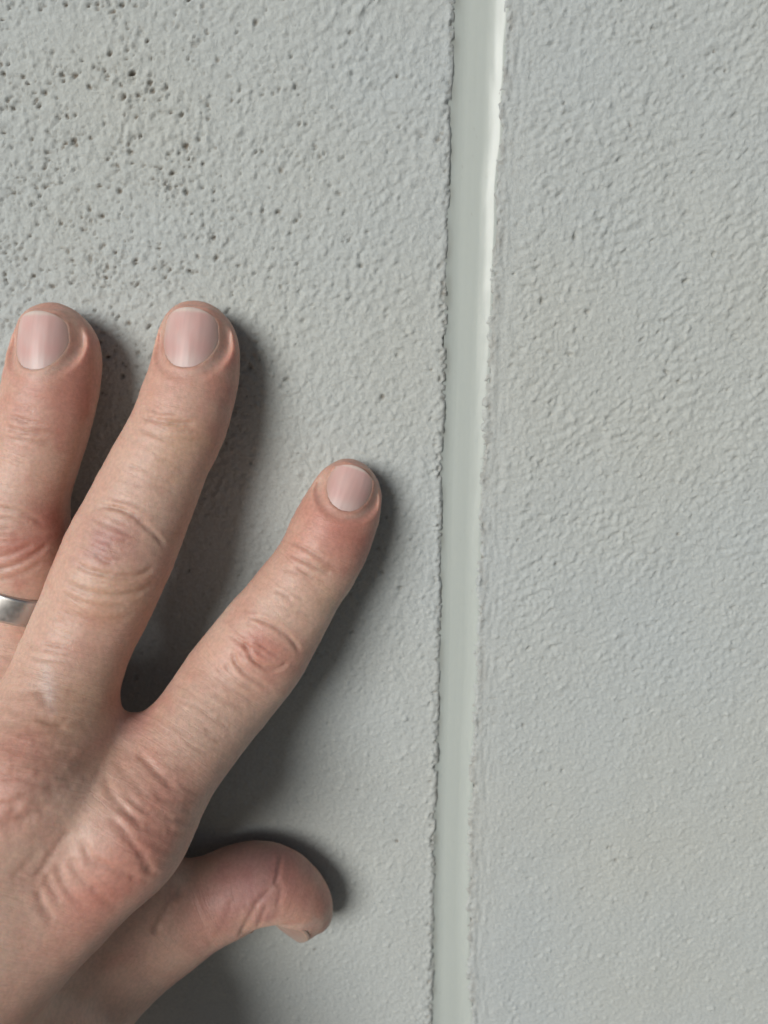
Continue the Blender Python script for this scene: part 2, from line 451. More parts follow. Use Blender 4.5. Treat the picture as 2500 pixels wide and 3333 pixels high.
def lift(h):                     # how far the bones stand off the wall
    if h < 8: return h
    return 8 + (h - 8) * 0.48 if h < 26 else 16.64 + (h - 26) * 1.05

def hwmm(px, p):
    return px * depth(p) / FPX

def spline(P, sub):
    P = np.asarray(P, float); out = []
    n = len(P)
    for i in range(n - 1):
        p0 = P[max(i - 1, 0)]; p1 = P[i]; p2 = P[i + 1]; p3 = P[min(i + 2, n - 1)]
        for k in range(sub):
            s = k / sub
            out.append(0.5 * ((2 * p1) + (-p0 + p2) * s + (2 * p0 - 5 * p1 + 4 * p2 - p3) * s * s + (-p0 + 3 * p1 - 3 * p2 + p3) * s ** 3))
    out.append(P[-1])
    return np.array(out)

def unit(v):
    v = np.asarray(v, float); return v / np.linalg.norm(v)

for nm, f in FINGERS.items():
    pts = [at(x, y, lift(h)) for x, y, h, w in f['st']]
    rad = [hwmm(w, p) for (x, y, h, w), p in zip(f['st'], pts)]
    f['P'] = spline(np.concatenate([pts, np.array(rad)[:, None]], 1), 4)   # columns X H Z radius
    P = f['P'][:, :3]
    f['tan'] = unit(P[0] - P[16])                                            # towards the tip

VOX = 0.85
wr = at(-150, 3640, lift(58))
lo = np.array([-150.0, -4.0, -205.0]); hi = np.array([45.0, 98.0, 70.0])
dims = np.ceil((hi - lo) / VOX).astype(int) + 1
field = np.full(dims, 60.0, dtype=np.float32)
AX = [lo[i] + VOX * np.arange(dims[i]) for i in range(3)]

def box_of(pmin, pmax):
    i0 = np.clip(np.floor((pmin - lo) / VOX).astype(int), 0, dims - 1); i1 = np.clip(np.ceil((pmax - lo) / VOX).astype(int) + 1, 1, dims)
    return tuple(slice(a, b) for a, b in zip(i0, i1))

def smin(a, b, k):
    h = np.clip(0.5 + 0.5 * (b - a) / k, 0, 1)
    return b * (1 - h) + a * h - k * h * (1 - h)

def chain_field(P, flat=1.0, nrm=None, margin=16.0):
    """signed distance to a chain of round cones, squeezed along nrm"""
    r = P[:, 3].max() + margin
    sl = box_of(P[:, :3].min(0) - r, P[:, :3].max(0) + r)
    shp = [s.stop - s.start for s in sl]
    if min(shp) <= 0: return sl, None
    F = np.full(shp, 60.0, dtype=np.float32)
    gx, gh, gz = [AX[i][sl[i]] for i in range(3)]
    off = np.array([s.start for s in sl])
    for k in range(len(P) - 1):
        A, B = P[k], P[k + 1]
        r = max(A[3], B[3]) + margin
        s2 = box_of(np.minimum(A[:3], B[:3]) - r, np.maximum(A[:3], B[:3]) + r)
        s3 = tuple(slice(max(s.start - o, 0), min(s.stop - o, n)) for s, o, n in zip(s2, off, shp))
        if any(s.stop <= s.start for s in s3): continue
        x = gx[s3[0]][:, None, None] - A[0]; y = gh[s3[1]][None, :, None] - A[1]; z = gz[s3[2]][None, None, :] - A[2]
        d = B[:3] - A[:3]; dd = max(float(d @ d), 1e-6)
        tt = np.clip((x * d[0] + y * d[1] + z * d[2]) / dd, 0, 1)
        vx = x - tt * d[0]; vy = y - tt * d[1]; vz = z - tt * d[2]
        q = vx * vx + vy * vy + vz * vz
        if flat != 1.0 and nrm is not None:
            n = vx * nrm[0] + vy * nrm[1] + vz * nrm[2]
            q = q + n * n * (1 / flat ** 2 - 1)
        dist = np.sqrt(q) - (A[3] + tt * (B[3] - A[3]))
        F[s3] = np.minimum(F[s3], dist)
    return sl, F

def dorsal(tan, roll):
    n = np.array([-roll, 1.0, 0.0]); n = n - tan * (n @ tan)
    return unit(n)

def rod(pts, sub=4):
    """list of (px, py, h, radius mm) or (vector, radius)"""
    L = []
    for p in pts:
        if len(p) == 4: L.append(np.append(at(p[0], p[1], lift(p[2])), p[3] * 1.05))
        else: L.append(np.append(np.asarray(p[0], float), p[1]))
    return spline(L, sub)

def merge(sl, F, k):
    if F is not None: field[sl] = smin(field[sl], F, k)

# back of the hand and palm
palm = [
 rod([(395, 2715, 45, 10.2), (245, 2890, 48, 10.4), (50, 3080, 51, 11.0), (-160, 3330, 54, 12.0), (wr + [6, 0, -4], 15.0)]),
 rod([(80, 2560, 46, 11.0), (-40, 2850, 51, 11.6), (-160, 3150, 56, 12.5), (-260, 3450, 60, 13.5), (wr + [-6, 3, -4], 15.5)]),
 rod([(-180, 2520, 43, 10.2), (-260, 2800, 49, 11.0), (-330, 3120, 55, 12.0), (-380, 3450, 59, 13.0), (wr + [-16, 1, -6], 14.5)]),
 rod([(-420, 2540, 36, 9.2), (-450, 2820, 43, 10.6), (-470, 3150, 50, 12.0), (-480, 3450, 55, 13.0), (wr + [-24, -2, -6], 13.5)]),
 # palm flesh under the bones
 rod([(330, 2650, 35, 9.5), (150, 2880, 37, 10.5), (-30, 3150, 37, 12.0), (-200, 3450, 42, 13.0)]),
 rod([(60, 2570, 36, 9.5), (-80, 2900, 40, 11.0), (-220, 3250, 46, 13.0), (wr + [-8, -10, 0], 14.0)]),
 rod([(-280, 2560, 34, 9.0), (-380, 2900, 38, 12.0), (-450, 3300, 44, 14.0), (wr + [-22, -10, -2], 13.5)]),
]
thenar = [rod([(525, 3035, 22, 7.6), (350, 3160, 27, 9.2), (215, 3290, 31, 10.8), (40, 3480, 36, 13.5), (wr + [4, -10, -2], 14.5)]),
          rod([(430, 2900, 27, 8.0), (350, 3000, 30, 10.0), (180, 3150, 35, 12.0), (-10, 3360, 41, 13.0)]),
          rod([(440, 2970, 22, 8.0), (320, 3070, 27, 9.6), (170, 3220, 32, 11.5), (0, 3450, 38, 13.5)])]
fore = [rod([(wr + [8, 0, -4], 15.5), (wr + [10, 8, -45], 17.0), (wr + [4, 18, -110], 21.0)]),
        rod([(wr + [-20, 0, -4], 14.5), (wr + [-18, 8, -45], 17.0), (wr + [-26, 18, -110], 21.0)])]
first = True
for P in palm:
    sl, F = chain_field(P); merge(sl, F, 8.0)
for P in thenar:
    sl, F = chain_field(P); merge(sl, F, 9.0)
for P in fore:
    sl, F = chain_field(P); merge(sl, F, 12.0)
digits = np.full(dims, 60.0, dtype=np.float32)
for nm in ('middle', 'index', 'ring', 'little', 'thumb'):
    f = FINGERS[nm]
    if nm == 'thumb':
        tn = f['tan']; n = np.array([-0.20, 0.34, -1.0]); f['n'] = unit(n - tn * (n @ tn))
        sl, F = chain_field(f['P'])
    else:
        f['n'] = dorsal(f['tan'], f['roll'])
        sl, F = chain_field(f['P'], f['flat'], f['n'])
    digits[sl] = smin(digits[sl], F, 1.5)
field = smin(field, digits, 7.5)
# webs of skin between the finger roots
for a, b in (((520, 2470, 32, 6.5), (230, 2400, 38, 6.5)), ((190, 2290, 33, 6.5), (-20, 2270, 28, 6.5)), ((120, 2420, 38, 6.0), (-90, 2400, 35, 6.0)), ((-140, 2480, 36, 6.0), (-380, 2560, 32, 6.0))):
    sl, F = chain_field(rod([a, b])); merge(sl, F, 6.0)
sl, F = chain_field(rod([(450, 2840, 25, 6.0), (540, 2960, 19, 6.0)])); merge(sl, F, 6.0)
# finger pads press flat against the wall
plane = (0.25 - AX[1])[None, :, None].astype(np.float32)
field = -smin(-field, -plane, 1.2)

def surface_nets(F):
    s = F < 0
    nx, ny, nz = F.shape
    c = np.zeros((nx - 1, ny - 1, nz - 1), dtype=np.int8)
    for i in (0, 1):
        for j in (0, 1):
            for k in (0, 1):
                c += s[i:nx - 1 + i, j:ny - 1 + j, k:nz - 1 + k]
    act = np.argwhere((c > 0) & (c < 8))
    idx = np.full(c.shape, -1, dtype=np.int32); idx[tuple(act.T)] = np.arange(len(act))
    cor = np.array([(i, j, k) for i in (0, 1) for j in (0, 1) for k in (0, 1)])
    V = np.stack([F[tuple((act + o).T)] for o in cor], 1)
    acc = np.zeros((len(act), 3)); cnt = np.zeros(len(act))
    for a in range(8):
        for b in range(a + 1, 8):
            if np.abs(cor[a] - cor[b]).sum() != 1: continue
            va, vb = V[:, a], V[:, b]; m = (va < 0) != (vb < 0)
            tt = va[m] / (va[m] - vb[m])
            acc[m] += cor[a] + tt[:, None] * (cor[b] - cor[a]); cnt[m] += 1
    verts = act + acc / cnt[:, None]
    faces = []
    for ax in range(3):
        o1, o2 = [(1, 2), (2, 0), (0, 1)][ax]
        sa = [slice(None)] * 3; sb = [slice(None)] * 3
        sa[ax] = slice(0, -1); sb[ax] = slice(1, None)
        A = s[tuple(sa)]; B = s[tuple(sb)]
        E = np.argwhere(A != B)
        E = E[(E[:, o1] > 0) & (E[:, o2] > 0) & (E[:, o1] < F.shape[o1] - 1) & (E[:, o2] < F.shape[o2] - 1)]
        inside = A[tuple(E.T)]
        e1 = np.zeros(3, int); e1[o1] = 1; e2 = np.zeros(3, int); e2[o2] = 1
        q = np.stack([idx[tuple((E - e1 - e2).T)], idx[tuple((E - e2).T)], idx[tuple(E.T)], idx[tuple((E - e1).T)]], 1)
        q[~inside] = q[~inside][:, ::-1]
        faces.append(q)
    return verts, np.concatenate(faces)

field[0] = np.maximum(field[0], 0.5); field[:, :, 0] = np.maximum(field[:, :, 0], 0.5)
field[-1] = 1; field[:, 0] = 1; field[:, -1] = 1; field[:, :, -1] = 1
HV, HF = surface_nets(field)
HV = HV * VOX + lo
del field

def vnormals(V, F):
    n = np.cross(V[F[:, 2]] - V[F[:, 0]], V[F[:, 3]] - V[F[:, 1]])
    N = np.zeros_like(V)
    for k in range(4): np.add.at(N, F[:, k], n)
    return N / np.maximum(np.linalg.norm(N, axis=1, keepdims=True), 1e-9)

def relax(V, F, it, lam=0.5):
    e = np.concatenate([F[:, [0, 1]], F[:, [1, 2]], F[:, [2, 3]], F[:, [3, 0]]])
    for _ in range(it):
        acc = np.zeros_like(V); cnt = np.zeros(len(V))
        np.add.at(acc, e[:, 0], V[e[:, 1]]); np.add.at(cnt, e[:, 0], 1)
        np.add.at(acc, e[:, 1], V[e[:, 0]]); np.add.at(cnt, e[:, 1], 1)
        V = V + lam * (acc / cnt[:, None] - V)
    return V
HV = relax(HV, HF, 3)
# handedness flips between working space and world: keep normals outward in working space
bv = BVHTree.FromPolygons([tuple(v) for v in HV], [tuple(f) for f in HF])
def hit(px, py):
    d = unit(ray(px, py))
    r = bv.ray_cast(Vector(EYE), Vector(d))
    return None if r[0] is None else np.array(r[0])

# one level of subdivision gives half-millimetre detail
tmp = mesh_from('tmp', HV, HF)
to = bpy.data.objects.new('tmp', tmp); COL.objects.link(to)
md = to.modifiers.new('s', 'SUBSURF'); md.levels = 1; md.render_levels = 1
dg = bpy.context.evaluated_depsgraph_get(); ev = to.evaluated_get(dg); em = ev.to_mesh()
V = np.empty(len(em.vertices) * 3, dtype=np.float32); em.vertices.foreach_get('co', V); V = V.reshape(-1, 3).astype(float)
F = np.empty(len(em.loops), dtype=np.int32); em.loops.foreach_get('vertex_index', F); F = F.reshape(-1, 4)
ev.to_mesh_clear(); bpy.data.objects.remove(to); bpy.data.meshes.remove(tmp)
N = vnormals(V, F)
c = V.mean(0)
if ((V - c) * N).sum() < 0: N = -N; F = F[:, ::-1]

base = V.copy()
disp = np.zeros(len(V))
col = np.empty((len(V), 3)); col[:] = (0.66, 0.425, 0.335)

# finger-long coordinates, for wrinkles that run across each finger
def along(P):
    seg = np.linalg.norm(np.diff(P[:, :3], axis=0), axis=1); s0 = np.concatenate([[0], np.cumsum(seg)])
    return s0
near = np.full(len(V), 1e9); svals = np.zeros(len(V)); fid = np.full(len(V), -1)
for i, (nm, f) in enumerate(FINGERS.items()):
    s0 = along(f['P']); f['s'] = s0
    P = f['P']
    m = np.where(np.all((V > P[:, :3].min(0) - 16) & (V < P[:, :3].max(0) + 16), 1))[0]
    if len(m) == 0: continue
    for k in range(len(P) - 1):
        A, d = P[k, :3], P[k + 1, :3] - P[k, :3]
        tt = np.clip(((V[m] - A) @ d) / max(d @ d, 1e-6), 0, 1)
        q = np.linalg.norm(V[m] - A - tt[:, None] * d, axis=1) - P[k, 3]
        u = q < near[m]
        mm = m[u]; near[mm] = q[u]; svals[mm] = s0[k] + tt[u] * (s0[k + 1] - s0[k]); fid[mm] = i
onf = sstep(6.0, 2.0, near)
wob = noise3(V / 4.0, 71)
disp += onf * 0.05 * noise3(np.stack([svals * 1.5 + 1.2 * wob, V[:, 0] * 0.16, V[:, 2] * 0.16 + fid * 9], 1), 72)
disp += onf * 0.030 * noise3(np.stack([svals * 0.75 + 1.0 * wob, V[:, 0] * 0.1, fid * 7.0 + V[:, 2] * 0.1], 1), 73)
disp += 0.10 * noise3(V / 6.0, 74) + 0.05 * noise3(V / 2.2, 75)

# creases ---------------------------------------------------------------
def poly3(pts):
    o = [hit(x, y) for x, y in pts]; o = [p for p in o if p is not None]
    if len(o) < 2: return None
    return spline(np.array(o), 5)

def dist_poly(Q, reach):
    m = np.where(np.all((base > Q.min(0) - reach) & (base < Q.max(0) + reach), 1))[0]
    if len(m) == 0: return m, None, None
    best = np.full(len(m), 1e9); tpos = np.zeros(len(m))
    for k in range(len(Q) - 1):
        d = Q[k + 1] - Q[k]; tt = np.clip(((base[m] - Q[k]) @ d) / max(d @ d, 1e-9), 0, 1)
        q = np.linalg.norm(base[m] - Q[k] - tt[:, None] * d, axis=1)
        u = q < best; best[u] = q[u]; tpos[u] = (k + tt[u]) / (len(Q) - 1)
    return m, best, tpos

def crease(pts, dep, w, lip=0.22, red=0.20):
    Q = poly3(pts)
    if Q is None: return
    m, d, tp = dist_poly(Q, w * 6)
    if d is None: return
    d = d + 0.35 * w * noise3(base[m] / 1.1, 81)
    taper = sstep(0, 0.18, tp) * sstep(1, 0.82, tp)
    disp[m] += taper * (-dep * np.exp(-(d / w) ** 2) + lip * dep * np.exp(-((d - 2.1 * w) / (1.1 * w)) ** 2))
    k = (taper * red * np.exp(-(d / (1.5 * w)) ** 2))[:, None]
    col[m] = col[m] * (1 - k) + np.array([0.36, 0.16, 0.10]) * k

CR = [
 # middle finger, far joint then near joint
 ([(455, 1357), (515, 1369), (570, 1377), (640, 1378)], 0.43, 0.42), ([(446, 1395), (515, 1419), (586, 1436), (660, 1440)], 0.16, 0.45), ([(470, 1330), (530, 1342), (600, 1346)], 0.09, 0.40),
 ([(300, 1655), (345, 1650), (395, 1661), (440, 1685), (480, 1720), (515, 1752), (540, 1785)], 0.33, 0.45),
 ([(360, 1622), (420, 1632), (470, 1655)], 0.10, 0.40),
 ([(225, 1818), (282, 1855), (347, 1871), (412, 1879), (467, 1868), (505, 1842)], 0.35, 0.50),
 ([(205, 1890), (250, 1915), (320, 1936), (395, 1939), (455, 1925), (512, 1895)], 0.33, 0.60),
 ([(200, 1925), (260, 1958), (340, 1975), (420, 1972)], 0.12, 0.50), ([(190, 1985), (260, 2010), (350, 2020), (440, 2000)], 0.10, 0.60),
 ([(260, 1760), (300, 1790), (330, 1812)], 0.10, 0.50), ([(305, 1752), (335, 1762), (380, 1770), (420, 1758)], 0.12, 0.50), ([(310, 1800), (340, 1822), (370, 1826)], 0.12, 0.40),
 # ring finger
 ([(-40, 1345), (20, 1352), (76, 1367), (150, 1386)], 0.28, 0.42), ([(-40, 1385), (20, 1392), (80, 1408), (160, 1415)], 0.25, 0.42), ([(-30, 1425), (40, 1432), (120, 1440), (170, 1436)], 0.12, 0.42), ([(-20, 1318), (40, 1325), (110, 1338)], 0.10, 0.40),
 ([(-60, 1650), (0, 1655), (54, 1664), (98, 1681), (150, 1708)], 0.30, 0.45), ([(-30, 1690), (40, 1692), (90, 1712)], 0.12, 0.50),
 ([(-60, 1850), (0, 1852), (60, 1835), (120, 1800), (160, 1770)], 0.30, 0.50), ([(-40, 1815), (20, 1808), (70, 1790), (110, 1768)], 0.22, 0.45), ([(-40, 1895), (30, 1880), (90, 1860), (140, 1830)], 0.15, 0.50),
 # index finger
 ([(935, 1760), (975, 1776), (1020, 1800), (1065, 1830), (1110, 1856)], 0.28, 0.42), ([(925, 1800), (980, 1820), (1035, 1846), (1080, 1872)], 0.19, 0.42), ([(920, 1848), (975, 1868), (1030, 1893)], 0.10, 0.45), ([(1000, 1772), (1050, 1795), (1090, 1815)], 0.07, 0.40),
 ([(805, 2005), (850, 2018), (890, 2036), (930, 2064), (960, 2095), (980, 2125)], 0.40, 0.42), ([(780, 1985), (840, 1996), (890, 2012)], 0.09, 0.40),
 ([(790, 2082), (808, 2118), (830, 2154), (868, 2177), (910, 2174), (942, 2152)], 0.45, 0.42),
 ([(755, 2118), (768, 2158), (800, 2192), (842, 2221), (890, 2250)], 0.38, 0.42),
 ([(730, 2150), (750, 2190), (790, 2225), (835, 2250)], 0.18, 0.45), ([(700, 2190), (740, 2228), (790, 2260), (850, 2282)], 0.12, 0.50), ([(835, 2075), (850, 2100), (880, 2125), (910, 2130)], 0.15, 0.45), ([(690, 2250), (740, 2285), (800, 2310)], 0.09, 0.55),
 # root of the index finger and its knuckle
 ([(440, 2440), (475, 2478), (505, 2510), (540, 2540), (572, 2570)], 0.26, 0.61), ([(375, 2460), (400, 2505), (440, 2550), (485, 2590)], 0.12, 0.61),
 ([(348, 2520), (352, 2560), (375, 2600), (420, 2650), (470, 2680)], 0.20, 0.61), ([(410, 2590), (450, 2625), (500, 2650)], 0.14, 0.53),
 ([(345, 2655), (390, 2690), (425, 2735), (455, 2775), (485, 2820), (492, 2850)], 0.26, 0.66),
 ([(265, 2720), (280, 2770), (310, 2808), (355, 2826), (410, 2845), (450, 2870)], 0.29, 0.70),
 ([(225, 2790), (250, 2840), (285, 2880), (320, 2905)], 0.22, 0.66), ([(185, 2800), (205, 2870), (240, 2920), (285, 2945)], 0.22, 0.66), ([(150, 2840), (165, 2890), (200, 2935)], 0.19, 0.61),
 ([(122, 2890), (140, 2950), (175, 3000)], 0.25, 0.66), ([(300, 2880), (345, 2930), (390, 2965)], 0.12, 0.70), ([(395, 2620), (430, 2660), (465, 2700)], 0.12, 0.53),
 ([(235, 2695), (190, 2750), (150, 2810), (110, 2870)], 0.15, 0.58), ([(130, 2760), (80, 2820), (30, 2870)], 0.10, 0.70),
 # web and thumb
 ([(603, 2880), (560, 2935), (525, 2990), (495, 3050)], 0.5, 0.9), ([(916, 2778), (910, 2820), (903, 2856), (893, 2884)], 0.34, 0.5), ([(893, 2885), (850, 2925), (820, 2970), (795, 3020), (780, 3050)], 0.28, 0.6),
 ([(870, 2940), (850, 2990), (838, 3020)], 0.16, 0.5), ([(905, 2870), (915, 2900), (900, 2960)], 0.15, 0.6), ([(760, 2920), (740, 2980), (700, 3060)], 0.10, 0.7),
 # valley between the knuckles
 ([(330, 2440), (250, 2520), (160, 2600), (70, 2670), (0, 2720)], 0.25, 1.6), ([(128, 2240), (140, 2270), (155, 2300)], 0.10, 0.6),
]
# short cross wrinkles over the middle knuckle
rw = random.Random(5)
for k in range(26):
    y = 2235 + k * 18 + rw.uniform(-6, 6); x0 = rw.uniform(-20, 120); ln = rw.uniform(90, 230)
    if y > 2500: x0 -= (y - 2500) * 0.5
    sl_ = rw.uniform(-0.12, 0.10) - (0.18 if y > 2520 else 0)
    CR.append(([(x0 + ln * q, y + ln * q * sl_ + 6 * math.sin(q * 5 + k)) for q in (0, 0.33, 0.66, 1)], rw.uniform(0.06, 0.17) * (0.5 if y < 2300 else 1), rw.uniform(0.5, 0.9)))
for k in range(20):     # fine lines along the side of the index root
    q0 = rw.uniform(0, 1); x = 480 + 170 * rw.random() - 160 * q0; y = 2500 + 400 * q0 + rw.uniform(-30, 30)
    CR.append(([(x, y), (x + 30, y + 14), (x + 70, y + 22)], rw.uniform(0.05, 0.13), 0.5))
# sheaves of hair-thin lines over every joint
JOINTS = [((375, 1740), (0.93, 0.36), 150, 210, 16), ((580, 1400), (0.98, 0.20), 130, 100, 8), ((825, 2135), (0.86, 0.50), 140, 200, 16), ((1030, 1835), (0.90, 0.42), 110, 90, 8),
          ((30, 1760), (1.0, -0.1), 140, 190, 12), ((130, 1390), (1.0, 0.15), 130, 110, 8), ((150, 2110), (0.97, 0.15), 140, 240, 12), ((640, 2370), (0.84, 0.52), 130, 220, 12), ((500, 1560), (0.95, 0.3), 130, 120, 7), ((950, 1950), (0.88, 0.46), 110, 100, 6)]
for (jx, jy), (ux, uy), hw_, ln, cnt in JOINTS:
    for k in range(cnt):
        o = rw.uniform(-1, 1); o = math.copysign(abs(o) ** 1.2, o) * ln * 0.5
        a0, a1 = sorted((rw.uniform(-1, 0.4), rw.uniform(-0.4, 1)))
        if a1 - a0 < 0.35: continue
        bow = 0.10 * (o / (ln * 0.5)) * hw_ + rw.uniform(-4, 4)
        pts = []
        for q in np.linspace(a0, a1, 5):
            x = jx + ux * q * hw_ * 0.8 - uy * (o + bow * (1 - 2 * q * q)); y = jy + uy * q * hw_ * 0.8 + ux * (o + bow * (1 - 2 * q * q))
            pts.append((x + rw.uniform(-2, 2), y + rw.uniform(-2, 2)))
        CR.append((pts, rw.uniform(0.06, 0.17), rw.uniform(0.26, 0.40)))
for c_ in CR:
    crease(*c_)

# tints -----------------------------------------------------------------
def tint(px, py, rad, rgb, k, n=0.6):
    p = hit(px, py)
    if p is None: return
    m = np.where(np.all(np.abs(base - p) < rad * 2.6, 1))[0]
    q = np.linalg.norm(base[m] - p, axis=1) / rad
    q = q * (1 + n * noise3(base[m] / (0.55 * rad), 91))
    w = (k * np.exp(-q ** 2))[:, None]
    col[m] = col[m] * (1 - w) + np.array(rgb) * w
bl = noise3(V / 9.0, 92) + 0.6 * noise3(V / 3.5, 93)
col *= 1 + bl[:, None] * np.array([0.035, 0.11, 0.12])
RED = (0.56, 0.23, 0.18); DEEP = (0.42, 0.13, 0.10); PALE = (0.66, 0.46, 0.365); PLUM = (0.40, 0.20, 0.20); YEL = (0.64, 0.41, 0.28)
for a in [(1110, 1720, 8, RED, .6), (1165, 1730, 6, RED, .5), (1136, 1510, 6, RED, .5), (1220, 1640, 5, RED, .45), (1010, 1650, 5, RED, .35), (1190, 1800, 5, DEEP, .4),
          (624, 995, 6, RED, .55), (600, 1235, 6, RED, .5), (740, 1100, 6, RED, .4), (745, 1280, 6, RED, .55), (520, 1140, 4, RED, .3), (700, 1420, 5, RED, .4),
          (163, 1000, 6, RED, .6), (240, 1245, 6, RED, .65), (280, 1110, 5, RED, .35), (60, 1220, 5, RED, .35), (200, 1340, 6, RED, .35),
          (353, 1757, 4.2, PLUM, .42), (330, 1795, 3.0, PLUM, .35), (420, 1760, 4, RED, .32), (380, 1758, 1.4, DEEP, .4), (316, 1750, 1.5, DEEP, .35), (345, 1826, 1.4, DEEP, .35),
          (870, 2110, 4.0, RED, .5), (905, 2150, 4.5, RED, .45), (850, 2085, 2, DEEP, .3), (800, 2150, 3, RED, .3),
          (90, 1750, 6, DEEP, .55), (150, 1720, 5, DEEP, .5), (40, 1790, 4, RED, .4), (30, 1690, 4, PALE, .5),
          (60, 1350, 5, RED, .3), (300, 2000, 5, RED, .25), (240, 2130, 5, RED, .3), (100, 2480, 8, RED, .35), (60, 2560, 8, RED, .35), (20, 2640, 6, RED, .3),
          (500, 2300, 5, RED, .45), (470, 2275, 4, DEEP, .4), (420, 2360, 5, PLUM, .35),
          (560, 2560, 7, RED, .35), (420, 2720, 8, RED, .45), (330, 2860, 8, RED, .55), (280, 2940, 7, RED, .5), (180, 2960, 6, RED, .35), (430, 2820, 7, RED, .4), (480, 2640, 6, RED, .3),
          (980, 2890, 7, RED, .6), (930, 2820, 5, DEEP, .55), (1050, 2930, 5, RED, .6), (1020, 3000, 4, RED, .2), (850, 2800, 8, PLUM, .4), (760, 2830, 8, PLUM, .35), (700, 2900, 8, PLUM, .35), (850, 2880, 5, PLUM, .35), (660, 2990, 8, RED, .3),  # plum on the thumb: skin redness plus painted-in shade of the index finger
          (620, 1290, 4, PALE, .4), (560, 1500, 7, PALE, .4), (440, 1620, 6, PALE, .4), (560, 1480, 4, YEL, .4), (600, 1430, 4, YEL, .5), (930, 1960, 6, PALE, .45), (700, 2300, 8, PALE, .5), (600, 2420, 6, PALE, .4),
          (260, 2640, 9, PALE, .5), (160, 2700, 8, PALE, .4), (60, 2230, 7, PALE, .5), (150, 2120, 7, PALE, .4), (90, 3000, 6, PALE, .4), (420, 1900, 5, YEL, .35), (330, 1940, 5, YEL, .35),
          (480, 2060, 5, YEL, .3), (250, 2350, 7, YEL, .4), (330, 2280, 6, YEL, .4), (780, 1990, 4, RED, .25), (1060, 1960, 4, YEL, .35)]:
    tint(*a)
for q in np.linspace(0, 1, 9):      # old white scar below the middle knuckle
    tint(145 + 28 * q, 2165 + 165 * q, 0.8 + 0.4 * math.sin(q * 3.1), (0.66, 0.53, 0.48), .45 * math.sin(0.3 + q * 2.6), 0.3)
V = base + N * disp[:, None]

# fingernails --------------------------------------------------------------
NAILS = []
def outline(s, L, Wd, rc):
    """half width of the nail at distance s from the cuticle"""
    s = np.asarray(s, float)
    w = np.full(s.shape, Wd / 2)
    m = s < rc; w[m] *= np.sqrt(np.clip(1 - ((rc - s[m]) / rc) ** 2.0, 0, 1))
    w = w * (1 - 0.10 * sstep(0.5 * L, L, s))
    e = 2.6; m = s > L - e; w[m] *= 1 - 0.40 * ((s[m] - (L - e)) / e) ** 2.2
    return w

